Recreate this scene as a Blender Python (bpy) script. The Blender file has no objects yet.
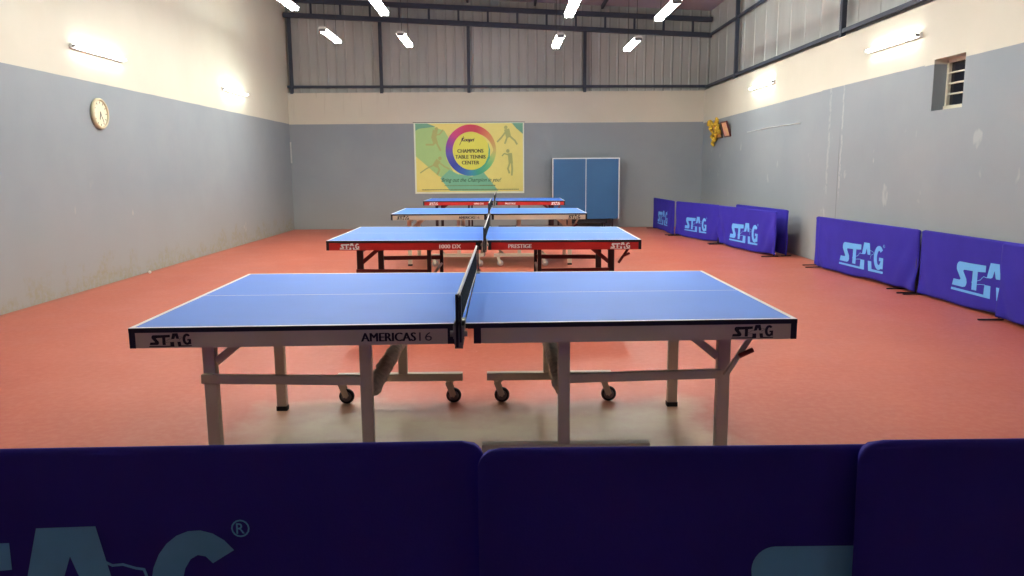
import bpy, bmesh, math, random
from mathutils import Vector, Matrix
random.seed(7)
sc = bpy.context.scene
COL = sc.collection
PI = math.pi

# ------------------------------------------------------------------ materials
def srgb(r, g, b):
    f = lambda c: (c/255/12.92) if c/255 <= .04045 else ((c/255+.055)/1.055)**2.4
    return (f(r), f(g), f(b), 1)

class NT:
    def __init__(s, name):
        s.m = bpy.data.materials.new(name); s.m.use_nodes = True
        s.t = s.m.node_tree; s.n = s.t.nodes; s.b = s.n['Principled BSDF']
    def node(s, typ, ins=None, **kw):
        x = s.n.new(typ)
        for k, v in kw.items(): setattr(x, k, v)
        for k, v in (ins or {}).items(): s.put(x.inputs[k], v)
        return x
    def put(s, sock, v):
        if isinstance(v, bpy.types.NodeSocket): s.t.links.new(v, sock)
        else: sock.default_value = v
    def math(s, op, a, b=0.0, c=None):
        x = s.node('ShaderNodeMath', {0: a, 1: b}, operation=op)
        if c is not None: s.put(x.inputs[2], c)
        return x.outputs[0]
    def mix(s, f, a, b):
        x = s.node('ShaderNodeMix', data_type='RGBA'); 
        s.put(x.inputs[0], f); s.put(x.inputs[6], a); s.put(x.inputs[7], b)
        return x.outputs[2]
    def noise(s, scale, vec=None, detail=4, rough=.55):
        x = s.node('ShaderNodeTexNoise', {'Scale': scale, 'Detail': detail, 'Roughness': rough})
        if vec is not None: s.put(x.inputs['Vector'], vec)
        return x.outputs['Fac']
    def ramp(s, v, a, b):
        x = s.node('ShaderNodeMapRange', {0: v, 1: a, 2: b, 3: 0.0, 4: 1.0}, clamp=True)
        return x.outputs[0]
    def pos(s): return s.node('ShaderNodeNewGeometry').outputs['Position']
    def xyz(s, v):
        x = s.node('ShaderNodeSeparateXYZ', {0: v}); return x.outputs
    def scalev(s, v, sx, sy, sz):
        return s.node('ShaderNodeVectorMath', {0: v, 1: (sx, sy, sz)}, operation='MULTIPLY').outputs[0]
    def bump(s, h, strength=.3, dist=.01):
        x = s.node('ShaderNodeBump', {'Height': h, 'Strength': strength, 'Distance': dist})
        s.put(s.b.inputs['Normal'], x.outputs[0])

def mat(name, col, rough=.5, metal=0, spec=.5, var=0, vscale=8, bump=0, emit=None, strength=0, sheen=0):
    t = NT(name); b = t.b
    b.inputs['Roughness'].default_value = rough; b.inputs['Metallic'].default_value = metal
    b.inputs['Specular IOR Level'].default_value = spec
    if sheen: b.inputs['Sheen Weight'].default_value = sheen
    n = t.noise(vscale, t.pos() if False else t.node('ShaderNodeTexCoord').outputs['Object'])
    if var:
        dk = tuple(c*(1-var) for c in col[:3])+(1,)
        t.put(b.inputs['Base Color'], t.mix(t.ramp(n, .35, .65), dk, col))
    else: b.inputs['Base Color'].default_value = col
    if bump: t.bump(n, bump)
    if emit:
        b.inputs['Emission Color'].default_value = emit; b.inputs['Emission Strength'].default_value = strength
    return t.m

TUBE_STRENGTH = 60.0
M = {}
M['tube'] = mat('fluorescent_tube', (1, 1, 1, 1), .4, emit=(.98, 1.0, .93, 1), strength=TUBE_STRENGTH)
M['fixture'] = mat('white_enamel', srgb(225, 225, 222), .45, var=.06)
M['cap'] = mat('grey_plastic', srgb(120, 122, 125), .5, var=.1)
M['wire'] = mat('dark_wire', srgb(50, 50, 52), .6, var=.1)
M['steel'] = mat('dark_steel_paint', srgb(66, 74, 88), .5, var=.18, vscale=5, spec=.3)
M['top_blue'] = mat('table_top_blue', srgb(66, 134, 236), .5, var=.05, vscale=3, spec=.5)
M['line_white'] = mat('white_line_paint', srgb(238, 240, 240), .4, var=.03)
M['edge_black'] = mat('black_edge_band', srgb(24, 24, 28), .4, var=.1)
M['under'] = mat('board_underside', srgb(40, 42, 46), .7, var=.15)
M['apron_beige'] = mat('beige_powder_coat', srgb(212, 205, 182), .45, var=.06, vscale=4)
M['apron_red'] = mat('red_powder_coat', srgb(176, 30, 26), .42, var=.08, vscale=4)
M['leg_dark'] = mat('black_maroon_leg', srgb(52, 26, 34), .45, var=.15)
M['rail_maroon'] = mat('maroon_rail', srgb(112, 24, 26), .45, var=.12)
M['rubber'] = mat('black_rubber', srgb(22, 22, 24), .7, var=.1)
M['hub'] = mat('grey_wheel_hub', srgb(120, 115, 118), .5, var=.1)
M['wheel_pale'] = mat('pale_grey_wheel', srgb(176, 172, 166), .5, var=.1)
M['chrome'] = mat('worn_metal', srgb(150, 152, 140), .45, metal=.25, var=.2, vscale=30)
M['foam'] = mat('torn_foam_wrap', srgb(216, 208, 190), .9, var=.4, vscale=22, bump=1.0)
M['print_dark'] = mat('black_lettering', srgb(20, 18, 24), .5, var=.05)
M['print_grey'] = mat('grey_lettering', srgb(80, 72, 74), .5, var=.05)
M['print_white'] = mat('white_lettering', srgb(235, 232, 228), .5, var=.03)
M['print_blue'] = mat('light_blue_print', srgb(104, 178, 238), .7, var=.07, vscale=12)
M['net'] = mat('black_net_cord', srgb(34, 44, 44), .8, var=.1)
M['tape'] = mat('white_net_tape', srgb(232, 232, 226), .7, var=.06)
M['red_knob'] = mat('dark_red_plastic', srgb(128, 30, 36), .45, var=.1)
M['board_navy'] = mat('faded_blue_board', srgb(48, 100, 148), .5, var=.06, vscale=2)
M['foot_black'] = mat('black_foot_steel', srgb(25, 25, 28), .5, var=.1)
M['cream_frame'] = mat('cream_frame_paint', srgb(214, 208, 186), .5, var=.05)
M['gold'] = mat('brushed_gold_rim', srgb(212, 202, 166), .4, metal=.1, var=.1)
M['clock_face'] = mat('cream_clock_face', srgb(240, 236, 206), .5, var=.03)
M['conduit'] = mat('white_conduit', srgb(196, 200, 198), .5, var=.05)

def fabric():
    t = NT('blue_barrier_cloth')
    oc = t.node('ShaderNodeTexCoord').outputs['Object']
    n = t.noise(2.2, oc, 5); n2 = t.noise(160, oc, 2)
    t.put(t.b.inputs['Base Color'], t.mix(t.ramp(n, .3, .7), srgb(40, 31, 142), srgb(49, 39, 156)))
    t.b.inputs['Roughness'].default_value = .75
    t.b.inputs['Specular IOR Level'].default_value = .25
    t.bump(n2, .25, .002)
    return t.m
M['cloth'] = fabric()

def floor_mat():
    t = NT('red_sports_floor'); p = t.pos(); x, y, z = t.xyz(p)
    big = t.noise(.55, p, 5, .6); mid = t.noise(2.4, p, 6, .65); fine = t.noise(22, p, 4, .6)
    base = t.mix(t.ramp(big, .35, .68), srgb(183, 88, 67), srgb(193, 102, 79))
    base = t.mix(t.math('MULTIPLY', t.ramp(mid, .5, .8), .35), base, srgb(208, 126, 104))
    base = t.mix(t.math('MULTIPLY', t.ramp(fine, .42, .8), .22), base, srgb(222, 160, 140))
    # scuffs: small pale worn patches
    sp = t.scalev(p, 1.4, 2.6, 1)
    sc1 = t.noise(2.1, sp, 7, .75)
    scuff = t.ramp(sc1, .665, .72)
    base = t.mix(t.math('MULTIPLY', scuff, .5), base, srgb(236, 196, 180))
    # pale tint painted in to lighten the shade beneath the nearest table
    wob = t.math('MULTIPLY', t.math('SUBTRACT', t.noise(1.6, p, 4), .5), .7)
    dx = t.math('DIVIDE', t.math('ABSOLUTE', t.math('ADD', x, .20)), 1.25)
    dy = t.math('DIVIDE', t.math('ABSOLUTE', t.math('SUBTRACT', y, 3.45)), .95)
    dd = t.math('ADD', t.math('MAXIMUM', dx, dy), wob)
    shade_lift = t.math('SUBTRACT', 1.0, t.ramp(dd, .72, 1.1))
    shade_lift = t.math('MULTIPLY', shade_lift, t.math('ADD', .6, t.math('MULTIPLY', t.ramp(mid, .35, .6), .3)))
    base = t.mix(shade_lift, base, srgb(240, 226, 188))
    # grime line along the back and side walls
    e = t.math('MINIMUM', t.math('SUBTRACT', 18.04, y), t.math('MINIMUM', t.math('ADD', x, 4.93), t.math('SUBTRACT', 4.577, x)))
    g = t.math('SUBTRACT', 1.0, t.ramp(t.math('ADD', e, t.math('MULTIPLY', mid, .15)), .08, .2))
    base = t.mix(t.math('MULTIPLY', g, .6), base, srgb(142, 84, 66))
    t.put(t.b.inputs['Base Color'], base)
    t.put(t.b.inputs['Roughness'], t.math('ADD', .34, t.math('MULTIPLY', mid, .2)))
    t.b.inputs['Specular IOR Level'].default_value = .5
    t.bump(fine, .08, .003)
    return t.m
M['floor'] = floor_mat()

def wall_mat(name, side):
    t = NT(name); p = t.pos(); x, y, z = t.xyz(p)
    big = t.noise(.7, p, 5, .6); mid = t.noise(3, p, 5, .6); fine = t.noise(14, p, 5, .65)
    grey = t.mix(t.ramp(big, .3, .7), srgb(136, 146, 153), srgb(147, 155, 160))
    cream = t.mix(t.ramp(big, .3, .7), srgb(205, 202, 185), srgb(213, 210, 194))
    # dusty band low on the wall
    low = t.math('SUBTRACT', 1.0, t.ramp(t.math('ADD', z, t.math('MULTIPLY', big, .8)), .3, 1.5))
    grey = t.mix(t.math('MULTIPLY', low, .55), grey, srgb(164, 163, 152))
    if side == 'left':
        st = t.math('SUBTRACT', 1.0, t.ramp(t.math('SUBTRACT', z, t.math('MULTIPLY', t.math('SUBTRACT', mid, .45), 1.2)), .02, .2))
        st = t.math('MULTIPLY', st, t.ramp(fine, .35, .6))
        grey = t.mix(t.math('MULTIPLY', st, .6), grey, srgb(146, 142, 108))
        pt = t.math('MULTIPLY', t.ramp(t.noise(2.2, t.scalev(p, 1, 1, .6), 3), .70, .74), t.math('SUBTRACT', 1.0, t.ramp(z, .9, 1.3)))
        grey = t.mix(t.math('MULTIPLY', pt, .5), grey, srgb(196, 188, 176))
    if side == 'right':
        # putty repairs: tall narrow and blotchy pale marks
        pt = t.ramp(t.noise(2.6, t.scalev(p, 1, 1.1, .75), 3), .665, .72)
        pt = t.math('MULTIPLY', pt, t.math('SUBTRACT', 1.0, t.ramp(z, 1.7, 2.0)))
        grey = t.mix(t.math('MULTIPLY', pt, .28), grey, srgb(206, 206, 204))
        wv = t.math('MULTIPLY', t.math('SUBTRACT', t.noise(5, t.scalev(p, 0, 0, 1), 3), .5), .14)
        for yc, w, a in ((10.60, .03, .32), (11.02, .045, .22)):
            d = t.math('ABSOLUTE', t.math('ADD', t.math('SUBTRACT', y, yc), wv))
            s = t.math('MULTIPLY', t.math('SUBTRACT', 1.0, t.ramp(d, w*.4, w)), t.math('MULTIPLY', t.ramp(z, .9, 1.1), t.math('MULTIPLY', t.ramp(fine, .38, .52), a)))
            grey = t.mix(s, grey, srgb(206, 208, 206))
        d = t.math('ABSOLUTE', t.math('SUBTRACT', y, 10.66))
        cr = t.math('MULTIPLY', t.math('SUBTRACT', 1.0, t.ramp(d, .006, .014)), t.math('SUBTRACT', 1.0, t.ramp(z, 1.5, 2.0)))
        grey = t.mix(t.math('MULTIPLY', cr, .6), grey, srgb(96, 98, 96))
    if side == 'back':
        # dark drips below the ledge on the left
        dr = t.ramp(t.noise(5, t.scalev(p, 2.6, 1, .12), 3), .6, .72)
        dr = t.math('MULTIPLY', dr, t.math('MULTIPLY', t.ramp(z, 2.5, 3.1), t.math('SUBTRACT', 1.0, t.ramp(x, -4.0, -1.5))))
        cream = t.mix(t.math('MULTIPLY', dr, .45), cream, srgb(150, 140, 125))
    edge = t.math('MULTIPLY', t.math('SUBTRACT', t.noise(3, p, 2), .5), .01)
    if side == 'right':
        lev = t.math('SUBTRACT', 2.446, t.math('MULTIPLY', t.math('MAXIMUM', t.math('SUBTRACT', y, 11.33), 0), .011))
        lev = t.math('ADD', lev, t.math('MULTIPLY', t.math('LESS_THAN', y, 11.33), .008))
        lev = t.math('SUBTRACT', lev, t.math('MULTIPLY', t.math('LESS_THAN', y, 8.6), .012))
    elif side == 'back': lev = 2.405
    else: lev = t.math('SUBTRACT', 2.462, t.math('MULTIPLY', y, .0026))
    f = t.math('GREATER_THAN', t.math('ADD', z, edge), lev)
    t.put(t.b.inputs['Base Color'], t.mix(f, grey, cream))
    t.b.inputs['Roughness'].default_value = .6
    t.b.inputs['Specular IOR Level'].default_value = .35
    t.bump(mid, .12, .01)
    return t.m
for s in ('left', 'right', 'back', 'front'): M['wall_'+s] = wall_mat('painted_plaster_'+s, s)

def sheet_mat():
    t = NT('galvanised_sheet'); p = t.pos()
    n = t.noise(1.1, t.scalev(p, 1.6, 1.6, .35), 5)
    t.put(t.b.inputs['Base Color'], t.mix(t.ramp(n, .3, .7), srgb(168, 172, 168), srgb(188, 192, 188)))
    t.b.inputs['Roughness'].default_value = .55; t.b.inputs['Metallic'].default_value = .15
    return t.m
M['sheet'] = sheet_mat()
M['roof'] = mat('mauve_roof_sheet', srgb(182, 170, 180), .6, var=.1, vscale=1)

# ------------------------------------------------------------------ mesh helpers
class MB:
    def __init__(s): s.v = []; s.f = []; s.mi = []; s.sm = []
    def add(s, vs, fs, mi=0, smooth=False):
        o = len(s.v); s.v += [tuple(v) for v in vs]
        for f in fs:
            s.f.append(tuple(i+o for i in f)); s.mi.append(mi); s.sm.append(smooth)
        return s
    def box(s, x0, x1, y0, y1, z0, z1, mi=0, R=None, c=None):
        vs = [Vector((x, y, z)) for x in (x0, x1) for y in (y0, y1) for z in (z0, z1)]
        if R is not None: vs = [R @ v + Vector(c or (0, 0, 0)) for v in vs]
        return s.add(vs, [(0, 1, 3, 2), (4, 6, 7, 5), (0, 4, 5, 1), (2, 3, 7, 6), (0, 2, 6, 4), (1, 5, 7, 3)], mi)
    def frame(s, p0, p1, up=(0, 0, 1)):
        a = Vector(p0); b = Vector(p1); w = (b-a).normalized(); u = Vector(up)
        if abs(w.dot(u)) > .98: u = Vector((0, 1, 0))
        x = w.cross(u).normalized(); y = x.cross(w).normalized()
        return a, b, x, y
    def bar(s, p0, p1, w, h, mi=0, up=(0, 0, 1), bev=.003):
        a, b, x, y = s.frame(p0, p1, up); w /= 2; h /= 2; e = min(bev, w*.4, h*.4)
        prof = [(-w+e, -h), (w-e, -h), (w, -h+e), (w, h-e), (w-e, h), (-w+e, h), (-w, h-e), (-w, -h+e)]
        vs = [q+x*i+y*j for q in (a, b) for i, j in prof]; n = 8
        fs = [(i, (i+1) % n, n+(i+1) % n, n+i) for i in range(n)] + [tuple(range(n))[::-1], tuple(range(n, 2*n))]
        return s.add(vs, fs, mi)
    def tube(s, p0, p1, r, n=12, mi=0, r1=None, cap=True):
        a, b, x, y = s.frame(p0, p1); r1 = r if r1 is None else r1
        vs = [q+(x*math.cos(2*PI*i/n)+y*math.sin(2*PI*i/n))*rr for q, rr in ((a, r), (b, r1)) for i in range(n)]
        s.add(vs, [(i, (i+1) % n, n+(i+1) % n, n+i) for i in range(n)], mi, True)
        if cap: s.add(vs, [tuple(range(n))[::-1], tuple(range(n, 2*n))], mi)
        return s
    def path(s, pts, r, n=8, mi=0):
        for a, b in zip(pts, pts[1:]): s.tube(a, b, r, n, mi)
        return s
    def sphere(s, c, r, n=8, m=6, mi=0, sz=(1, 1, 1)):
        vs = [(c[0]+r*sz[0]*math.sin(PI*j/m)*math.cos(2*PI*i/n), c[1]+r*sz[1]*math.sin(PI*j/m)*math.sin(2*PI*i/n), c[2]+r*sz[2]*math.cos(PI*j/m)) for j in range(m+1) for i in range(n)]
        fs = [(j*n+i, (j+1)*n+i, (j+1)*n+(i+1) % n, j*n+(i+1) % n) for j in range(m) for i in range(n)]
        return s.add(vs, fs, mi, True)
    def lathe(s, c, axis, prof, n=32, mi=0):
        a = Vector(axis).normalized(); u = Vector((0, 0, 1)) if abs(a.z) < .9 else Vector((1, 0, 0))
        x = a.cross(u).normalized(); y = x.cross(a).normalized(); c = Vector(c)
        vs = [c+a*h+(x*math.cos(2*PI*i/n)+y*math.sin(2*PI*i/n))*max(r, 1e-5) for r, h in prof for i in range(n)]
        return s.add(vs, [(j*n+i, j*n+(i+1) % n, (j+1)*n+(i+1) % n, (j+1)*n+i) for j in range(len(prof)-1) for i in range(n)], mi, True)
    def build(s, name, mats, parent=None, fn=None):
        me = bpy.data.meshes.new(name); vs = [fn(Vector(v)) for v in s.v] if fn else s.v
        me.from_pydata(vs, [], s.f)
        for m in (mats if isinstance(mats, (list, tuple)) else [mats]): me.materials.append(m)
        me.polygons.foreach_set('material_index', s.mi); me.polygons.foreach_set('use_smooth', s.sm)
        bm = bmesh.new(); bm.from_mesh(me)
        bmesh.ops.recalc_face_normals(bm, faces=bm.faces); bm.to_mesh(me); bm.free()
        me.update()
        o = bpy.data.objects.new(name, me); COL.objects.link(o)
        if parent: o.parent = parent
        return o

def thing(name, label, cat, loc=(0, 0, 0), rz=0, group=None):
    o = bpy.data.objects.new(name, None); COL.objects.link(o); o.empty_display_size = .1
    o.location = loc; o.rotation_euler = (0, 0, rz); o['label'] = label; o['category'] = cat
    if group: o['group'] = group
    return o
def tag(o, label, cat, group=None):
    o['label'] = label; o['category'] = cat
    if group: o['group'] = group
    return o
def struct(o): o['kind'] = 'structure'; return o
def copy_tree(o, parent=None):
    c = o.copy(); COL.objects.link(c)
    if parent: c.parent = parent
    for ch in list(o.children): copy_tree(ch, c)
    return c

# flat artwork: polygons in 2D -> faces on a surface map
def art(polys, place, name, m, parent=None, cell=0):
    bm = bmesh.new()
    for k_, P in enumerate(polys):
        vs = [bm.verts.new((p[0], p[1], (k_ % 40)*2e-5)) for p in P]
        try: bm.faces.new(vs)
        except ValueError: pass
    bmesh.ops.triangulate(bm, faces=bm.faces[:])
    if cell:
        for _ in range(4):
            es = [e for e in bm.edges if e.calc_length() > cell]
            if not es: break
            bmesh.ops.subdivide_edges(bm, edges=es, cuts=1)
            bmesh.ops.triangulate(bm, faces=[f for f in bm.faces if len(f.verts) > 3])
    for v in bm.verts: v.co = place(v.co.x, v.co.y)-Vector((0, v.co.z, 0))
    me = bpy.data.meshes.new(name); bm.to_mesh(me); bm.free()
    me.materials.append(m)
    o = bpy.data.objects.new(name, me); COL.objects.link(o)
    if parent: o.parent = parent
    return o
def stroke(pts, w):
    out = []
    for (x0, y0), (x1, y1) in zip(pts, pts[1:]):
        d = math.hypot(x1-x0, y1-y0) or 1; nx, ny = -(y1-y0)/d*w/2, (x1-x0)/d*w/2
        ex, ey = (x1-x0)/d*w*.25, (y1-y0)/d*w*.25
        out.append([(x0+nx-ex, y0+ny-ey), (x0-nx-ex, y0-ny-ey), (x1-nx+ex, y1-ny+ey), (x1+nx+ex, y1+ny+ey)])
    return out
def text_tris(body, width, height, bold=.0, shear=0):
    """returns triangles of a text fitted to width x height, origin bottom-left"""
    cu = bpy.data.curves.new('t', 'FONT'); cu.body = body; cu.offset = bold; cu.shear = shear; cu.resolution_u = 3
    o = bpy.data.objects.new('t', cu); COL.objects.link(o)
    bpy.context.view_layer.update()
    dg = bpy.context.evaluated_depsgraph_get(); me = bpy.data.meshes.new_from_object(o.evaluated_get(dg))
    vs = [v.co.copy() for v in me.vertices]; fs = [list(p.vertices) for p in me.polygons]
    bpy.data.objects.remove(o); bpy.data.curves.remove(cu); bpy.data.meshes.remove(me)
    x0 = min(v.x for v in vs); x1 = max(v.x for v in vs); y0 = min(v.y for v in vs); y1 = max(v.y for v in vs)
    P = [((v.x-x0)/(x1-x0)*width, (v.y-y0)/(y1-y0)*height) for v in vs]
    return [[P[i] for i in f] for f in fs]
def shift(polys, dx, dy, k=1): return [[(x*k+dx, y*k+dy) for x, y in p] for p in polys]

# the maker's word mark: S and T joined, tall A, G, broken underline, leaping stag in outline
def arc(cx, cy, rx, ry, a0, a1, n): return [(cx+rx*math.cos(math.radians(a0+(a1-a0)*i/n)), cy+ry*math.sin(math.radians(a0+(a1-a0)*i/n))) for i in range(n+1)]
S_ = [(.07, .215)]+arc(.118, .240, .050, .052, 180, 90, 8)+[(.16, .292), (.285, .292), (.285, .222), (.19, .219), (.175, .205), (.235, .135), (.245, .095), (.228, .06), (.19, .048), (.012, .048), (.03, .112), (.13, .112), (.143, .125), (.075, .205)]
T_ = [(.285, .292), (.517, .298), (.517, .236), (.402, .226), (.402, .045), (.325, .045), (.325, .224), (.285, .222)]
A1 = [(.578, .331), (.706, .334), (.735, .195), (.675, .192), (.665, .205), (.645, .265), (.622, .20), (.60, .19), (.54, .186)]
AL = [(.515, .117), (.605, .119), (.61, .0), (0, 0), (.004, .024), (.51, .024)]
AR = [(.685, .119), (.765, .122), (.78, .03), (1.03, .03), (1.025, .004), (.705, 0)]
G_ = arc(.922, .18, .107, .142, 42, 300, 18)+[(1.02, .057), (1.02, .185), (.93, .185), (.93, .145), (.968, .145)]+arc(.926, .18, .043, .085, 322, 50, 12)
STRK = stroke([(.722, .25), (.735, .243), (.758, .245), (.785, .236), (.803, .233), (.808, .216), (.79, .206), (.766, .20), (.745, .185), (.74, .15)], .006) \
     + stroke([(.54, .188), (.495, .193), (.472, .176), (.45, .155), (.405, .14)], .006) \
     + stroke([(.52, .118), (.45, .113), (.40, .103), (.34, .10), (.318, .115), (.345, .125)], .006)
LOGO = [S_, T_, A1, AL, AR, G_] + STRK
RING = [[(1.018+.02*math.cos(a)*k, .325+.02*math.sin(a)*k) for a, k in ((2*PI*i/16, 1), (2*PI*(i+1)/16, 1), (2*PI*(i+1)/16, .82), (2*PI*i/16, .82))] for i in range(16)]

# ------------------------------------------------------------------ room shell
XL, XR, YB, YF = -4.928, 4.577, 18.038, -3.0
ZW = 3.105
def roof_z(x): return 5.36-.0505*(x+4.93)
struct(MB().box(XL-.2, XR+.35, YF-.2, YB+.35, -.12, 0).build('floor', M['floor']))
struct(MB().box(XL-.2, XL, YF, YB+.35, 0, 5.5).build('wall_left', M['wall_left']))
struct(MB().box(XL, XR, YF-.2, YF, 0, 5.5).build('wall_front', M['wall_front']))
struct(MB().box(XL, XR+.3, YB, YB+.25, 0, ZW).build('wall_back', M['wall_back']))
# right wall, around the window opening
wy0, wy1, wz0, wz1 = 7.845, 8.41, 1.955, 2.487
w = MB()
w.box(XR, XR+.25, YF, wy0, 0, ZW); w.box(XR, XR+.25, wy1, YB, 0, ZW)
w.box(XR, XR+.25, wy0, wy1, 0, wz0); w.box(XR, XR+.25, wy0, wy1, wz1, ZW)
struct(w.build('wall_right', M['wall_right']))
# profiled sheet cladding above both walls
def sheet(name, L, place, pitch=.207):
    prof = []; x = 0; k = 0
    while x < L:
        prof += [(x, 0), (x+pitch-.057, 0), (x+pitch-.042, .022), (x+pitch-.015, .022)]; x += pitch
    m = MB(); vs = []
    for x, d in prof: vs += [place(x, d, ZW-.02), place(x, d, 5.6)]
    n = len(prof)
    m.add(vs, [(2*i, 2*i+2, 2*i+3, 2*i+1) for i in range(n-1)])
    return struct(m.build(name, M['sheet']))
sheet('wall_back_cladding', 9.9, lambda x, d, z: (XL-.1+x, YB+.13-d, z))
sheet('wall_right_cladding', 21.3, lambda x, d, z: (XR+.13-d*.5, YF+x, z), .62)
r = MB(); z0, z1 = roof_z(XL-.2), roof_z(XR+.35)
r.add([(XL-.2, YF-.2, z0), (XR+.35, YF-.2, z1), (XR+.35, YB+.4, z1), (XL-.2, YB+.4, z0), (XL-.2, YF-.2, z0+.08), (XR+.35, YF-.2, z1+.08), (XR+.35, YB+.4, z1+.08), (XL-.2, YB+.4, z0+.08)],
      [(0, 1, 2, 3), (4, 7, 6, 5), (0, 4, 5, 1), (1, 5, 6, 2), (2, 6, 7, 3), (3, 7, 4, 0)])
struct(r.build('ceiling', M['roof']))
nt = [0]
def trim(mb, m):
    nt[0] += 1; return struct(mb.build('trim_%d' % nt[0], m))
# steel posts and rails of the cladding frame
def chord_z(x): return 4.79-.0518*(x+4.85)
for x in (-4.83, -2.79, -.80, 1.84): trim(MB().bar((x, YB-.03+.06, ZW-.02), (x, YB+.03, chord_z(x)), .07, .07), M['steel'])
trim(MB().bar((XL, YB+.03, 3.245), (XR+.1, YB+.03, 3.205), .05, .055), M['steel'])
for y in (15.78, 10.86, 5.94): trim(MB().bar((XR+.04, y, ZW), (XR+.04, y, roof_z(XR)), .07, .07), M['steel'])
trim(MB().bar((XR+.04, YB+.03, 3.19), (XR+.04, YF, 3.19), .05, .055), M['steel'])
trim(MB().bar((XR+.05, YB+.03, 4.30), (XR+.05, YF, 4.30), .05, .05), M['steel'])
for x in (-3.85, -2.33, -.81, .71, 2.23, 3.75): trim(MB().bar((x, YF, roof_z(x)-.04), (x, YB+.1, roof_z(x)-.04), .05, .08), M['steel'])
for y in (13.2, 15.9): trim(MB().bar((XL, y, roof_z(XL)-.13), (XR, y, roof_z(XR)-.13), .06, .08), M['steel'])
tr = thing('roof_truss', 'dark steel lattice truss across the top of the back wall', 'roof truss', (0, YB-.1, 0))
cz = lambda x: 5.115-.0505*(x+4.85)
MB().bar((XL+.02, 0, chord_z(XL)), (XR+.1, 0, chord_z(XR)), .09, .10).build('bottom_chord', M['steel'], tr)
MB().bar((XL+.02, 0, cz(XL)), (XR+.1, 0, cz(XR)), .09, .10).build('top_chord', M['steel'], tr)
k = -7
while k*.657+.307 < XR:
    x = k*.657+.307
    if x > XL+.1: MB().bar((x, 0, chord_z(x)), (x, 0, cz(x)), .045, .045).build('web_post', M['steel'], tr)
    k += 1

# window in the right wall
wn = bpy.data.objects.new('window_1', None); COL.objects.link(wn); struct(wn); wn.location = (XR+.16, (wy0+wy1)/2, wz0)
hw = (wy1-wy0)/2; H = wz1-wz0
f = MB(); f.box(-.02, .03, -hw, -hw+.035, 0, H); f.box(-.02, .03, hw-.035, hw, 0, H); f.box(-.02, .03, -hw, hw, H-.035, H); f.box(-.035, .04, -hw, hw, 0, .05)
f.build('window_frame', M['cream_frame'], wn)
M['night'] = mat('dark_window_glass', srgb(20, 24, 36), .15, var=.1)
f = MB()
for i in range(4):
    z = .06+i*(H-.09)/4
    f.box(.012, .018, -hw+.03, hw-.03, z, z+(H-.09)/4+.01)
f.build('glass_louver', M['night'], wn)
for i in (1, 2, 3):
    z = .06+i*(H-.09)/4
    MB().box(-.012, .02, -hw+.03, hw-.03, z-.008, z+.008).build('louver_strip', M['cream_frame'], wn)

# ------------------------------------------------------------------ lights
def tube_mesh(parent, x, y0, y1, z, tm=None):
    MB().tube((x, y0+.012, z), (x, y1-.012, z), .014, 10).build('tube', tm or M['tube'], parent)
def pendant(proto, x, y, z, label, tm):
    if proto is None:
        t = thing('pendant_light', label, 'ceiling light', (x, y, z), 0, 'hanging batten lights')
        h = MB()
        h.add([(-.045, -.62, .062), (.045, -.62, .062), (.075, -.62, .022), (.03, -.62, .030), (-.03, -.62, .030), (-.075, -.62, .022),
               (-.045, .62, .062), (.045, .62, .062), (.075, .62, .022), (.03, .62, .030), (-.03, .62, .030), (-.075, .62, .022)],
              [(0, 1, 7, 6), (1, 2, 8, 7), (2, 3, 9, 8), (3, 4, 10, 9), (4, 5, 11, 10), (5, 0, 6, 11), (0, 5, 4, 3, 2, 1), (6, 7, 8, 9, 10, 11)])
        h.build('housing', M['fixture'], t)
        for sx in (-.038, .038): tube_mesh(t, sx, -.59, .59, 0, tm)
        for sy in (-1, 1): MB().box(-.06, .06, sy*.60-.012, sy*.60+.012, -.018, .045).build('end_cap', M['cap'], t)
        return t
    c = copy_tree(proto); c.location = (x, y, z); c['label'] = label
    return c
cols = [(-2.98, 3.64, 'leftmost'), (-1.70, 3.565, 'second from left'), (.94, 3.525, 'second from right'), (2.227, 3.47, 'rightmost')]
rows = [(13.8, 'in the far row, below the truss', 2.1), (10.9, 'in the near row, at the picture top', 1.35),
        (8.0, 'above the second table', .95), (5.1, 'just beyond the nearest table', 1.05)]
proto = None
for ry, rl, pw in rows:
    tm = mat('fluorescent_tube_pendant', (1, 1, 1, 1), .4, emit=(.98, 1.0, .93, 1), strength=TUBE_STRENGTH*pw)
    proto = None
    for (x, z, cl) in cols:
        t = pendant(proto, x, ry, z, 'twin-tube hanging batten light, %s %s' % (cl, rl), tm)
        if proto is None: proto = t
for t in [o for o in COL.objects if o.name.startswith('pendant_light')]:
    x, y, z = t.location
    for sy in (-.45, .45):
        MB().tube((0, sy, .06), (0, sy, roof_z(x)-z), .004, 6).build('hanging_wire', M['wire'], t)
def wall_light(x, y, s, label, tm):
    t = thing('wall_light', label, 'wall light', (x, y, 2.79), 0)
    MB().box(min(0, s*.035), max(0, s*.035), -.61, .61, -.025, .025).build('housing', M['fixture'], t)
    tube_mesh(t, s*.062, -.59, .59, 0, tm)
    for sy in (-1, 1): MB().box(min(s*.0, s*.08), max(s*.0, s*.07), sy*.600-.009, sy*.600+.009, -.013, .013).build('end_cap', M['cap'], t)
WT = [mat('fluorescent_tube_wall', (1, 1, 1, 1), .4, emit=(.98, 1.0, .93, 1), strength=TUBE_STRENGTH*k) for k in (.26, .42, .65)]
wall_light(XL, 9.70, 1, 'lit tube light on the left wall above the round clock', WT[0])
wall_light(XL, 14.45, 1, 'lit tube light on the left wall nearest the back corner', WT[1])
wall_light(XL, 4.9, 1, 'lit tube light on the left wall nearest the camera', WT[0])
wall_light(XR, 9.30, -1, 'lit tube light on the right wall beside the small window', WT[0])
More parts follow.
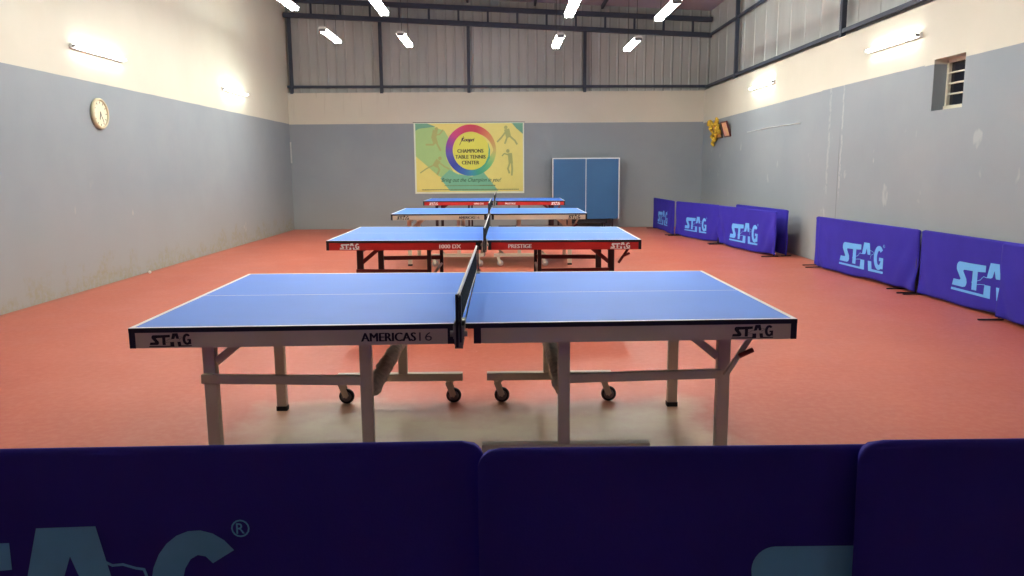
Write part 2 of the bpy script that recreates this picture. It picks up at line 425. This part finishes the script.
wall_light(XR, 13.93, -1, 'lit tube light on the right wall nearest the back corner', WT[1])
wall_light(XR, 4.7, -1, 'lit tube light on the right wall nearest the camera', WT[0])
wall_light(XL, -.6, 1, 'added out-of-view fill tube on the left wall, brightening the front barriers', WT[2])  # unseen pair added only to lift the front barriers and near apron
wall_light(XR, -.6, -1, 'added out-of-view fill tube on the right wall, brightening the front barriers', WT[2])

# ------------------------------------------------------------------ table tennis tables
def lerp_dz(c):
    # measured sag of the playing surface at its corners: far-left.. order FL, BL, FR, BR
    def g(v):
        u = (v.x+1.37)/2.74; w_ = (v.y+.7625)/1.525
        dz = (c[0]*(1-u)+c[2]*u)*(1-w_)+(c[1]*(1-u)+c[3]*u)*w_
        return Vector((v.x, v.y, v.z+dz))
    return g
def make_table(label, loc, yaw, st, dz):
    t = thing('table_tennis_table', label, 'table tennis table', (loc[0], loc[1], 0), yaw, 'table tennis tables in a row')
    g = lerp_dz(dz); W = .7625; TOP = .76; TH = .020
    met, rail, apr = st['leg'], st['rail'], st['apron']
    for x0, x1, s in ((-1.37, -.003, -1), (.003, 1.37, 1)):
        m = MB(); m.box(x0, x1, -W, W, TOP-TH, TOP-.001, 1)
        lw = .02; xo = x0 if s < 0 else x1
        xs = [x0, x0+lw, x1] if s < 0 else [x0, x1-lw, x1]
        ys = [-W, -W+lw, -.0025, .0025, W-lw, W]
        xs = sorted(set(xs+[x0+(x1-x0)*i/8 for i in range(9)]))
        for i in range(len(xs)-1):
            for j in range(len(ys)-1):
                xm = (xs[i]+xs[i+1])/2
                white = j in (0, 2, 4) or abs(xm-xo) < lw
                m.add([(xs[i], ys[j], TOP), (xs[i+1], ys[j], TOP), (xs[i+1], ys[j+1], TOP), (xs[i], ys[j+1], TOP)], [(0, 1, 2, 3)], 0 if not white else 2)
        m.box(x0+.01, x1-.01, -W+.01, W-.01, TOP-TH-.004, TOP-TH+.001, 3)
        m.build('tabletop', [M['top_blue'], M['edge_black'], M['line_white'], M['under']], t, g)
        ax0, ax1 = (x0, -.02) if s < 0 else (.037, x1); c0, c1 = (.025, .05) if s < 0 else (.03, .025)
        a = MB(); corners = []; za, zb = .675, TOP-TH
        for sy in (-1, 1):
            y0, y1 = sorted((sy*(W-.003), sy*(W-.025)))
            a.box(ax0+c0, ax1-c1, y0, y1, za, zb)
            for q0, q1 in ((ax0, ax0+c0), (ax1-c1, ax1)): corners.append(MB().box(q0, q1, y0-.001, y1+.001, za, zb))
        xe = ax0+.002 if s < 0 else ax1-.024
        a.box(xe, xe+.022, -W+.03, W-.03, za, zb)
        xi = ax1-.024 if s < 0 else ax0+.002
        a.box(xi, xi+.022, -W+.03, W-.03, za, zb)
        ap = a.build('apron', apr, t, g); [c_.build('apron_corner', M['edge_black'], t, g) for c_ in corners]
        pl = lambda x, z: Vector((x, -W+.003-.0015, z))
        pg = lambda x, z: g(pl(x, z))
        lx = -1.37+st['lx'] if s < 0 else 1.37-.27
        lo = art(shift(LOGO, lx, .6805, .175/1.04), pg, 'logo', st['ink'], ap)
        for (body, tx, tw, hh, bold, ink) in st['text']:
            if (tx < 0) == (s < 0):
                art([q for k_ in ((0,) if bold <= 0 else (-.0022, -.001, .001, .0022)) for q in shift(text_tris(body, tw, hh, .0), tx+k_, .690)], pg, 'lettering', ink, ap)
    # outer legs with feet, mid posts on castor bars
    for sx in (-1, 1):
        for sy in (-1, 1):
            ox = {(-1, -1): -1.150, (1, -1): 1.148, (-1, 1): -1.130, (1, 1): 1.143}[(sx, sy)]+st['ox'][sx > 0]; lg = MB().bar((ox, sy*.49, .022), (ox, sy*.49, .735), .056, .042).build('leg', met, t)
            MB().bar((ox, sy*.49, 0), (ox, sy*.49, .026), .062, .048).build('foot', M['rubber'], lg)
            px = st['mid'][sx > 0]
            post = MB().bar((px, sy*.60, .15), (px, sy*.60, .735), st['pw'], .04).build('post', met, t)
            MB().bar((ox-.03 if sx < 0 else ox-.02, sy*.522, .468), (px, sy*.575, .468), .022, .042).build('rail', rail, t)
            MB().bar((sx*1.12, sy*.49, .54), (sx*.955, sy*.49, .675), .03, .036).build('brace', rail, t)
            bx = -.455 if sx < 0 else .43
            cb = MB().bar((bx-.37, sy*.60, .160), (bx+.37, sy*.60, .160), .05, .045).build('castor_bar', met, t)
            for wx in ((-.79, -.152) if sx < 0 else (.136, .775)):
                c = MB()
                c.tube((wx-.006, sy*.60, .125), (wx-.006, sy*.60, .14), .022, 12)
                for q in (-.022, .022):
                    c.bar((wx-.02, sy*.60+q, .13), (wx+.012, sy*.60+q, .045), .004, .036, 0, up=(1, 0, 0))
                c.tube((wx+.012, sy*.60-.026, .045), (wx+.012, sy*.60+.026, .045), .008, 8)
                c.lathe((wx+.012, sy*.60-.016, .045), (0, 1, 0), [(0, .0), (.030, 0), (.030, .032), (0, .032)], 20, 1)
                c.lathe((wx+.012, sy*.60-.014, .045), (0, 1, 0), [(.030, 0), (.043, .002), (.045, .007), (.045, .021), (.043, .026), (.030, .028)], 20, 2)
                c.build('castor', [met, st['hub'], st['tyre']], cb)
    for sx in (-1, 1):
        px = st['mid'][sx > 0]
        s = MB().tube((px, -.58, .40), (px, .58, .40), .014, 8)
        tie = s.build('tie_bar', rail, t)
        if st.get('foam'):
            m = MB(); pts = 26; n = 12; rnd = random.Random(5+sx); rad = [[.030+rnd.random()*.014 for _ in range(n)] for _ in range(pts)]
            vs = []
            for i in range(pts):
                y = -.50+1.0*i/(pts-1); k = .5 if i in (0, pts-1) else 1
                for j in range(n):
                    a_ = 2*PI*j/n; vs.append((px+rad[i][j]*k*math.cos(a_), y, .40+rad[i][j]*k*math.sin(a_)))
            m.add(vs, [(i*n+j, i*n+(j+1) % n, (i+1)*n+(j+1) % n, (i+1)*n+j) for i in range(pts-1) for j in range(n)], 0, True)
            o = m.build('foam_wrap', M['foam'], tie); o['label'] = 'torn pale foam wrapping'
        m = MB().bar((px, -.58, .66), (px, .58, .66), .03, .03); m.build('cross_member', met, t)
        m = MB().bar((sx*1.145, -.48, .64), (sx*1.145, .48, .64), .03, .03); m.build('cross_member', met, t)
    # latch strut on the right end
    s = st['strut']; a_, b_ = Vector(s[0]), Vector(s[1])
    ls = MB().bar(a_, b_, .018, .022).build('latch_strut', rail, t)
    mid = a_.lerp(b_, .42)
    MB().tube(mid+Vector((-.005, -.02, 0)), mid+Vector((.055, -.02, .028)), .011, 10).build('lever', M['red_knob'], ls)
    # net with posts
    nv = st['net']
    def gn(v):
        k = min(1, max(0, (.866-v.y)/1.732)); return Vector((v.x+nv[0]*k+nv[2]*(1-k), v.y, v.z+nv[1]*k+nv[3]*(1-k)))
    net = MB(); zt, zb_ = .905, .765; y0, y1 = -.862, .862
    n = 96
    for i in range(n+1):
        y = y0+(y1-y0)*i/n; net.box(-.0009, .0009, y-.0009, y+.0009, zb_, zt)
    for j in range(9):
        z = zb_+(zt-zb_)*j/8; net.box(-.0009, .0009, y0, y1, z-.0009, z+.0009)
    no = net.build('net', M['net'], t, gn)
    MB().box(-.004, .004, y0, y1, zt-.006, zt+.010).build('net_tape', M['tape'], no, gn)
    MB().box(-.002, .002, y0, y1, zb_-.003, zb_+.006).build('bottom_cord', M['tape'], no, gn)
    for sy in (-1, 1):
        p = MB(); p.bar((-.006, sy*.866, .70), (-.006, sy*.866, .912), .010, .022); p.bar((.008, sy*.866, .72), (.008, sy*.866, .908), .008, .022)
        po = p.build('net_post', M['edge_black'], t, gn)
        c = MB(); yy0, yy1 = sorted((sy*.70, sy*.868)); c.box(-.022, .022, yy0, yy1, .7605, .768)
        yy0, yy1 = sorted((sy*.765, sy*.872)); c.box(-.022, .022, yy0, yy1, .715, .768); c.box(-.018, .018, yy0, yy1, .690, .718)
        c.tube((0, sy*.80, .665), (0, sy*.80, .72), .006, 8); c.tube((-.016, sy*.86, .683), (.016, sy*.86, .683), .009, 10); c.tube((.022, sy*.86, .735), (.034, sy*.86, .735), .012, 10); c.tube((-.034, sy*.86, .735), (-.022, sy*.86, .735), .012, 10)
        c.build('clamp', M['chrome'], po, lambda v: Vector((v.x+(nv[0] if sy < 0 else nv[2]), v.y, v.z)))
    return t
beige = dict(lx=.08, ox=(0, 0), mid=(-.437, .421), pw=.052, net=(-.018, -.018, 0, 0), leg=M['apron_beige'], rail=M['apron_beige'], apron=M['apron_beige'], ink=M['print_dark'], hub=M['hub'], tyre=M['rubber'], foam=True,
             strut=((1.14, -.56, .468), (1.275, -.56, .69)),
             text=[('AMERICAS', -.423, .222, .036, .03, M['print_dark']), ('16', -.187, .053, .036, 0, M['print_grey'])])
beige2 = dict(beige, net=(0, 0, 0, 0),  hub=M['wheel_pale'], tyre=M['wheel_pale'])
red = dict(lx=.115, ox=(.018, -.006), mid=(-.495, .49), pw=.034, net=(.012, -.028, 0, -.015), leg=M['leg_dark'], rail=M['rail_maroon'], apron=M['apron_red'], ink=M['print_white'], hub=M['hub'], tyre=M['rubber'],
           strut=((1.20, -.56, .535), (1.30, -.56, .685)),
           text=[('1000 DX', -.385, .185, .034, .02, M['print_white']), ('PRESTIGE', .215, .20, .034, .02, M['print_white'])])
make_table('nearest blue-topped table tennis table with beige frame, dark lettering and foam-wrapped bars', (-.1735, 3.856), .0043, beige, (-.011, .005, .002, 0))
make_table('blue-topped table tennis table with red apron, second from the camera', (-.1805, 7.433), -.0098, red, (.010, .017, .002, 0))
make_table('blue-topped table tennis table with beige apron, third from the camera', (-.221, 11.526), -.0031, beige2, (0, .004, -.004, -.012))
make_table('farthest table tennis table with red apron, in front of the banner', (-.205, 15.707), -.0088, red, (.006, .003, -.004, -.006))

# folded table leaning upright at the back wall
ft = thing('folded_table', 'folded blue table with white border standing upright against the back wall', 'table tennis table', (1.839, 17.72, 0))
def fboard(y, th):
    m = MB(); m.box(-.7625, .7625, y-th/2, y+th/2, .225, 1.60, 1)
    yy = y-th/2-.001; lw = .022
    xs = [-.7625, -.7625+lw, -.007, .007, .7625-lw, .7625]; zs = [.225, 1.60-lw, 1.60]
    for i in range(5):
        for j in range(2):
            white = i in (0, 2, 4) or j == 1
            m.add([(xs[i], yy, zs[j]), (xs[i+1], yy, zs[j]), (xs[i+1], yy, zs[j+1]), (xs[i], yy, zs[j+1])], [(0, 1, 2, 3)], 2 if white else 0)
    return m
fboard(-.10, .022).build('tabletop', [M['board_navy'], M['edge_black'], M['line_white']], ft)
m = MB(); m.box(-.7625, .7625, .10, .122, .225, 1.60); m.build('tabletop', M['edge_black'], ft)
m = MB()
for x in (-.7, .7): m.box(x-.02, x+.02, -.08, .09, .24, 1.5)
for z in (.26, .8, 1.4): m.box(-.7, .7, -.03, .03, z, z+.05)
m.box(-.5, .5, -.07, .08, .12, .225); m.build('frame', M['foot_black'], ft)
for x in (-.45, .42):
    MB().bar((x, -.22, .12), (x, .22, .12), .05, .04).build('castor_bar', M['leg_dark'], ft)
    for y in (-.19, .19):
        c = MB(); c.bar((x, y, .11), (x, y, .05), .05, .03); c.lathe((x-.018, y, .05), (1, 0, 0), [(0, 0), (.045, 0), (.05, .008), (.05, .028), (.045, .036), (0, .036)], 20, 1)
        c.build('castor', [M['chrome'], M['rubber']], ft)
for x in (-.62, .62): MB().bar((x, -.04, .0), (x, -.04, .26), .04, .04).build('leg', M['leg_dark'], ft)

# ------------------------------------------------------------------ court barriers
def barrier(a, b, label, h=.70, ls=1.0, lz=.13, seed=1, front=.19, back=.06, wr=1.0, group='cloth court barriers', k=0, sx=0):
    ax, ay = a; bx, by = b; L = math.hypot(bx-ax, by-ay); ang = math.atan2(by-ay, bx-ax)
    t = thing('court_barrier', label, 'barrier', (ax, ay, 0), ang, group)
    rnd = random.Random(seed); ph = [rnd.uniform(0, 6.28) for _ in range(8)]; am = [rnd.uniform(.6, 1.2) for _ in range(6)]
    TH = .026; rc = .055
    def hem(x): return .028+.010*math.sin(x*3.1+ph[0])+.006*math.sin(x*7.7+ph[1])
    def wrk(x, z):
        q = 1-min(1, max(0, z/h)); u = x/L; y = 0
        # creases fanning up from the lower corners, slight billow elsewhere
        for s, uu in ((0, x), (1, L-x)):
            d = math.hypot(uu*.8, z); fade = max(0, 1-uu/.62)**1.3
            y += am[s]*.014*fade*q*math.sin(26*(uu*.75+z*.45)+ph[2+s])
            y += am[2+s]*.008*fade*math.sin(15*(z-uu*.5)+ph[4+s])*q
        y += -.012*am[4]*q*math.sin(PI*u)-.005*math.sin(2.6*x+ph[6]+z*3)*q
        return y*wr
    def half(x, z):
        e = min(x, L-x, h-z); e = max(e, 0)
        return TH/2*math.sqrt(max(.02, 1-(1-min(1, e/.014))**2))
    nx, nz = 100, 30
    zz = [j/20*(1-.08) for j in range(20)]+[1-.08*math.cos(PI/2*j/10) for j in range(11)]
    m = MB(); F = []; Bk = []
    for j in range(nz+1):
        for i in range(nx+1):
            s = i/nx; w_ = zz[j]
            x = L*s; z0 = hem(x); z = z0+(h-z0)*w_
            over = z-(h-rc)
            ins = rc-math.sqrt(max(0, rc*rc-over*over)) if over > 0 else 0
            x = ins+(L-2*ins)*s
            y = wrk(x, z); hh = half(x, z); z *= 1-k*(1-x/L)
            F.append((x, y-hh, z)); Bk.append((x, y+hh, z))
    W_ = nx+1
    m.add(F, [(j*W_+i, j*W_+i+1, (j+1)*W_+i+1, (j+1)*W_+i) for j in range(nz) for i in range(nx)], 0, True)
    m.add(Bk, [(j*W_+i, (j+1)*W_+i, (j+1)*W_+i+1, j*W_+i+1) for j in range(nz) for i in range(nx)], 0, True)
    per = [i for i in range(W_)]+[j*W_+nx for j in range(1, nz+1)]+[nz*W_+i for i in range(nx-1, -1, -1)]+[j*W_ for j in range(nz-1, 0, -1)]
    N = len(m.v)//2; n = len(per)
    for i in range(n):
        p, q = per[i], per[(i+1) % n]
        m.f.append((p, q, q+N, p+N)); m.mi.append(0); m.sm.append(True)
    cl = m.build('cover', M['cloth'], t)
    x0 = L/2-.52*ls+sx
    lp = lambda x, z: Vector((x, wrk(x, z)-TH/2-.0022, z))
    lo = art(shift(LOGO, x0, lz, ls), lp, 'logo', M['print_blue'], cl, .035)
    art(shift(RING+[[(p[0]*1.0+1.009, p[1]+.313) for p in P] for P in text_tris('R', .018, .024, .01)], x0, lz, ls), lp, 'registered_mark', M['print_blue'], cl)
    fr = MB(); fr.path([(.034, 0, .02), (.034, 0, h-.07), (.07, 0, h-.034), (L-.07, 0, h-.034), (L-.034, 0, h-.07), (L-.034, 0, .02)], .008, 8)
    fr.build('frame_tube', M['foot_black'], t)
    for x in (.05, L-.05): MB().bar((x, -front, .012), (x, back, .012), .022, .014).build('foot', M['foot_black'], t)
    return t
barrier((-2.405, 1.775), (-.055, 1.785), 'dark blue cloth barrier at the front left, showing the letters A and G', .732, 1.12, .158, 3, .2, .2, .5, k=.020, sx=.022)
barrier((-.070, 1.733), (2.25, 1.735), 'dark blue cloth barrier at the front, middle one of the three nearest the camera', .732, 1.12, .158, 4, .2, .2, .5)
barrier((.812, 1.690), (3.12, 1.695), 'dark blue cloth barrier at the front right, overlapping its neighbour', .758, 1.12, .158, 5, .2, .012, .5)
barrier((3.395, 17.60), (3.440, 15.68), 'smallest-looking blue barrier, farthest away by the right back corner', .70, .92, .15, 6, .17, .15, .5)
barrier((3.470, 15.62), (3.862, 13.87), 'blue barrier with logo, second from the back wall along the right side', .70, .88, .15, 7, .19, .1, 1.1)
barrier((3.828, 13.80), (4.128, 11.70), 'blue barrier with logo and creased lower corner, third from the back wall on the right', .70, 1.0, .13, 8, .19, .08, 1.9)
barrier((4.125, 13.75), (4.335, 11.78), 'plain-looking blue barrier standing tight behind the third one by the right wall', .72, 1.0, .13, 9, .06, .1)
barrier((4.355, 10.74), (4.490, 8.50), 'blue barrier mostly hidden behind another, close to the right wall below the window', .69, 1.0, .13, 10, .19, .06, .3)
barrier((4.300, 10.50), (4.452, 8.20), 'blue barrier by the right wall with its whole pale blue logo showing', .70, 1.0, .13, 11, .19, .02, 1.5)
barrier((4.470, 8.20), (4.515, 5.94), 'blue barrier along the right wall whose logo is cut off after the letter A', .70, 1.0, .155, 12, .19, .04, 1.0)
barrier((4.424, 6.78), (4.330, 4.50), 'blue barrier at the right edge of the picture, overlapping the one behind', .70, 1.0, .13, 13, .19, .03, 1.3)

# ------------------------------------------------------------------ banner on the back wall
bn = thing('wall_banner', 'yellow and green vinyl banner with a coloured ring and club name on the back wall', 'banner', (0, YB-.02, 0))
def bp(px, py): return (-2.079+(px-25)*.003262, 2.430-(py-52)*.003278)
def at(d):
    return lambda x, z: Vector((x, -d, z))
def P(*pts): return [bp(*p) for p in pts]
def flat(name, polys, col, d, rough=.4):
    m_ = col if not isinstance(col, tuple) else mat('banner_'+name, srgb(*col), rough, var=.03)
    return art(polys, at(d), name, m_, bn)
m = MB(); x0, z1 = bp(25, 52); x1, z0 = bp(800, 547)
m.box(x0, x1, -.003, .003, z0, z1); m.build('vinyl_sheet', mat('banner_white', srgb(232, 240, 222), .4, var=.02), bn)
flat('yellow_field', [P((36, 60), (792, 60), (792, 534), (36, 534))], (238, 228, 132), .0045)
flat('green_shape', [P((36, 75), (130, 72), (240, 110), (280, 180), (250, 300), (300, 400), (250, 450), (190, 420), (36, 285))], (172, 210, 134), .006)
flat('teal_shape', [P((270, 380), (330, 410), (430, 428), (510, 395), (615, 528), (272, 528), (205, 440))], (128, 196, 158), .0065)
flat('teal_corner', [P((715, 60), (792, 60), (792, 135), (745, 95))], (112, 172, 140), .007)
flat('teal_corner', [P((36, 60), (120, 60), (180, 82), (60, 95), (36, 110))], (112, 172, 140), .007)
# swirl ring with colours running round it
def ring_mesh():
    stops = [(0, (214, 196, 110)), (40, (222, 140, 90)), (75, (206, 66, 84)), (105, (206, 56, 90)), (140, (196, 60, 130)), (165, (142, 66, 160)), (190, (96, 88, 184)), (220, (54, 70, 170)), (250, (60, 110, 190)), (270, (66, 150, 180)), (290, (70, 176, 140)), (320, (110, 196, 130)), (345, (190, 210, 120)), (360, (214, 196, 110))]
    def col(a):
        for (a0, c0), (a1, c1) in zip(stops, stops[1:]):
            if a0 <= a <= a1:
                t_ = (a-a0)/(a1-a0); return tuple(c0[i]+(c1[i]-c0[i])*t_ for i in range(3))
        return stops[0][1]
    n = 72; vs = []; fs = []; cs = []
    for i in range(n+1):
        a = 360*i/n; r_ = math.radians(a)
        ro = 178; ri = 128 if 60 < a < 330 else 150
        if a <= 60: ri = 158-30*(a/60)
        if a >= 330: ri = 128+30*((a-330)/30)
        for rr in (ri, ro):
            x, z = bp(424+rr*math.cos(r_), 246-rr*math.sin(r_)); vs.append((x, -.0085, z)); cs.append(srgb(*col(a)))
    fs = [(2*i, 2*i+1, 2*i+3, 2*i+2) for i in range(n)]
    me = bpy.data.meshes.new('colour_ring'); me.from_pydata(vs, [], fs)
    ca = me.color_attributes.new('Col', 'FLOAT_COLOR', 'POINT')
    for i, c in enumerate(cs): ca.data[i].color = c
    t = NT('banner_ring'); t.put(t.b.inputs['Base Color'], t.node('ShaderNodeVertexColor', layer_name='Col').outputs['Color']); t.b.inputs['Roughness'].default_value = .4
    me.materials.append(t.m); o = bpy.data.objects.new('colour_ring', me); COL.objects.link(o); o.parent = bn
ring_mesh()
def disc(cx, cy, rx, ry, n=40): return [bp(cx+rx*math.cos(2*PI*i/n), cy+ry*math.sin(2*PI*i/n)) for i in range(n)]
flat('yellow_disc', [disc(426, 250, 128, 132)], (234, 232, 96), .0095)
flat('green_crescent', [P((545, 190), (560, 240), (558, 300), (520, 360), (470, 388), (520, 345), (545, 290), (550, 240))], (86, 180, 140), .0105)
def fig(strokes_, head):
    out = []
    for pts, w_ in strokes_: out += [[(x, z) for x, z in q] for q in stroke([bp(*p) for p in pts], w_*.00326)]
    out.append(disc(head[0], head[1], 12, 13, 14)); return out
for figs in (fig([([(175, 115), (165, 155), (175, 190)], 34), ([(175, 190), (160, 205), (110, 205)], 12), ([(178, 185), (195, 215), (210, 245)], 12), ([(160, 140), (205, 135), (230, 105)], 9)], (185, 98)),):
    flat('player_silhouette', figs, (178, 184, 110), .0078)
for figs in (fig([([(190, 320), (170, 350)], 34), ([(165, 345), (110, 370), (65, 400)], 8), ([(185, 350), (200, 380), (185, 412)], 12), ([(200, 330), (240, 360), (270, 375)], 9)], (205, 300)),):
    flat('player_silhouette', figs, (178, 184, 110), .0078)
for figs in (fig([([(680, 110), (690, 150)], 36), ([(675, 115), (640, 160), (612, 188)], 11), ([(700, 150), (735, 180), (750, 205)], 12), ([(680, 160), (665, 200)], 11)], (672, 90)),):
    flat('player_silhouette', figs, (178, 184, 110), .0078)
for figs in (fig([([(700, 275), (705, 330)], 30), ([(700, 330), (685, 375), (695, 405)], 12), ([(712, 330), (715, 375), (712, 420)], 12), ([(695, 280), (660, 270), (645, 285)], 9)], (685, 252)),):
    flat('player_silhouette', figs, (178, 184, 110), .0078)
def tx(body, cx, cy, w_, h_, bold=0, shear=0):
    x, z = bp(cx-w_/2, cy+h_/2); return shift(text_tris(body, w_*.003262, h_*.003278, bold, shear), x, z)
ink = mat('banner_ink', srgb(58, 60, 28), .5, var=.05)
for body_, cy_, cw_ in (('CHAMPIONS', 250, 182), ('TABLE TENNIS', 291, 212), ('CENTER', 331, 122)):
    flat('club_name', [q for dx in (-1.3, 0, 1.3) for q in tx(body_, 421+dx, cy_, cw_, 25)], ink, .0115)
flat('script_logo', [q for dx in (-1.5, 0, 1.5) for q in tx('Koopri', 404+dx, 176, 92, 34, 0, .3)]+stroke([bp(375, 150), bp(345, 210)], .012), mat('banner_ink_purple', srgb(62, 30, 56), .5, var=.05), .0115)
flat('slogan', tx('Bring out the Champion in you!', 425, 455, 425, 36, .01, .4), mat('banner_ink_green', srgb(52, 92, 62), .5, var=.05), .0095)
fine = []
x = 75
while x < 760:
    w_ = random.uniform(8, 26); fine += stroke([bp(x, 519), bp(min(x+w_, 760), 519)], .016); x += w_+4
x = 235
while x < 590:
    w_ = random.uniform(8, 22); fine += stroke([bp(x, 491), bp(x+w_, 491)], .012 if x < 480 else .02); x += w_+5
flat('fine_print', fine, (116, 130, 76), .0095)
MB().tube((x0-.02, -.002, z1-.004), (x1+.02, -.002, z1-.004), .007, 8).build('hanging_cord', M['wire'], bn)

# ------------------------------------------------------------------ clock, pictures, small wall items
ck = thing('wall_clock', 'round cream-faced wall clock with gold rim on the left grey wall', 'clock', (XL, 9.60, 2.07))
MB().lathe((0, 0, 0), (1, 0, 0), [(.0, .001), (.175, .001), (.185, .012), (.185, .035), (.172, .048), (.158, .045), (.155, .028)], 40).build('rim', M['gold'], ck)
MB().lathe((0, 0, 0), (1, 0, 0), [(.156, .028), (0, .0285)], 40).build('face', M['clock_face'], ck)
mk = MB()
for i in range(12):
    a = 2*PI*i/12; R = Matrix.Rotation(a, 3, 'X')
    mk.box(.029, .031, -.004, .004, .12, .145, 0, R)
mk.build('hour_mark', M['print_dark'], ck)['kind'] = 'stuff'
MB().box(.032, .034, -.006, .006, -.02, .075, 0, Matrix.Rotation(math.radians(-200), 3, 'X')).build('hour_hand', M['print_dark'], ck)
MB().box(.035, .037, -.004, .004, -.03, .115, 0, Matrix.Rotation(math.radians(-150), 3, 'X')).build('minute_hand', M['print_dark'], ck)
def picture(y, z, w_, h_, cols_, label, frame_col, tilt):
    t = thing('picture_frame', label, 'picture', (XR, y, z)); t.rotation_euler = (0, tilt, 0)
    fm = mat('picture_frame_paint', srgb(*frame_col), .45, var=.1)
    f = MB(); b_ = .022
    f.box(-.03, -.003, -w_/2, w_/2, 0, b_); f.box(-.03, -.003, -w_/2, w_/2, h_-b_, h_); f.box(-.03, -.003, -w_/2, -w_/2+b_, b_, h_-b_); f.box(-.03, -.003, w_/2-b_, w_/2, b_, h_-b_)
    f.build('frame', fm, t)
    nt_ = NT('picture_print'); oc = nt_.node('ShaderNodeTexCoord').outputs['Object']
    n = nt_.noise(9, oc, 3); nt_.put(nt_.b.inputs['Base Color'], nt_.mix(nt_.ramp(n, .4, .6), srgb(*cols_[0]), srgb(*cols_[1])))
    MB().box(-.018, -.006, -w_/2+b_, w_/2-b_, b_, h_-b_).build('print', nt_.m, t)
    return t
picture(16.63, 1.98, .52, .34, ((190, 140, 70), (215, 170, 100)), 'framed picture under the yellow flower garland on the right wall', (60, 44, 34), -.28)
picture(15.98, 1.99, .42, .32, ((236, 190, 130), (228, 160, 148)), 'framed orange print right of the garlanded picture', (96, 44, 46), -.30)
gm = mat('marigold_petals', srgb(228, 190, 60), .8, var=.45, vscale=24)
gl = MB(); rnd = random.Random(2)
def gx(z): return XR-.055-.26*max(0, z-1.99)
pts = []
for i in range(24): pts.append((16.93-.60*i/23, 2.36-.10*math.sin(PI*i/23)))
for i in range(24): pts.append((16.95+.05*math.sin(i), 2.34-.50*i/23))
for i in range(14): pts.append((16.38+.02*math.sin(i), 2.33-.26*i/13))
for i in range(20): pts.append((16.90-.34*i/19, 1.93+.30*abs(i/19-.2)))
for (y, z) in pts:
    gl.sphere((gx(z)+rnd.uniform(-.012, .012), y+rnd.uniform(-.02, .02), z+rnd.uniform(-.015, .015)), rnd.uniform(.028, .042), 8, 5)
tag(gl.build('flower_garland', gm), 'yellow marigold garland draped over the picture on the right wall', 'garland')
tag(MB().path([(XR-.008, 14.72, 2.02), (XR-.008, 13.5, 2.045), (XR-.008, 12.1, 2.04)], .009, 8).build('wall_cable', M['conduit']), 'thin pale cable running level along the right wall from the picture', 'cable')
tag(MB().tube((XL+.017, YB-.017, 1.53), (XL+.017, YB-.017, 2.01), .017, 10).build('corner_conduit', M['conduit']), 'short white vertical conduit in the left back corner', 'conduit')
tag(MB().sphere((-4.84, 10.43, .02), .02, 16, 10).build('table_tennis_ball', M['print_white']), 'small white ball on the floor by the left wall', 'ball')

# ------------------------------------------------------------------ camera, world, view
h, yaw, pit, rol, f = 1.38285, .0082386, .1544825, -.0071690, 769.89
Fw = Vector((math.sin(yaw)*math.cos(pit), math.cos(yaw)*math.cos(pit), -math.sin(pit)))
R = Vector((math.cos(yaw), -math.sin(yaw), 0)); U = R.cross(Fw)
R2 = R*math.cos(rol)+U*math.sin(rol); U2 = U*math.cos(rol)-R*math.sin(rol)
cd = bpy.data.cameras.new('camera'); cd.sensor_fit = 'HORIZONTAL'; cd.sensor_width = 36; cd.lens = f*36/1024; cd.clip_start = .05
cam = bpy.data.objects.new('camera', cd); COL.objects.link(cam)
cam.matrix_world = Matrix(((R2.x, U2.x, -Fw.x, 0), (R2.y, U2.y, -Fw.y, 0), (R2.z, U2.z, -Fw.z, h), (0, 0, 0, 1)))
sc.camera = cam
wd = bpy.data.worlds.new('world'); sc.world = wd; wd.use_nodes = True
wd.node_tree.nodes['Background'].inputs[0].default_value = (.01, .012, .02, 1); wd.node_tree.nodes['Background'].inputs[1].default_value = 1
vs_ = sc.view_settings
sc.display_settings.display_device = 'sRGB'
vs_.view_transform = 'Standard'; vs_.look = 'None'; vs_.gamma = 1; vs_.use_curve_mapping = False; vs_.exposure = 0.70
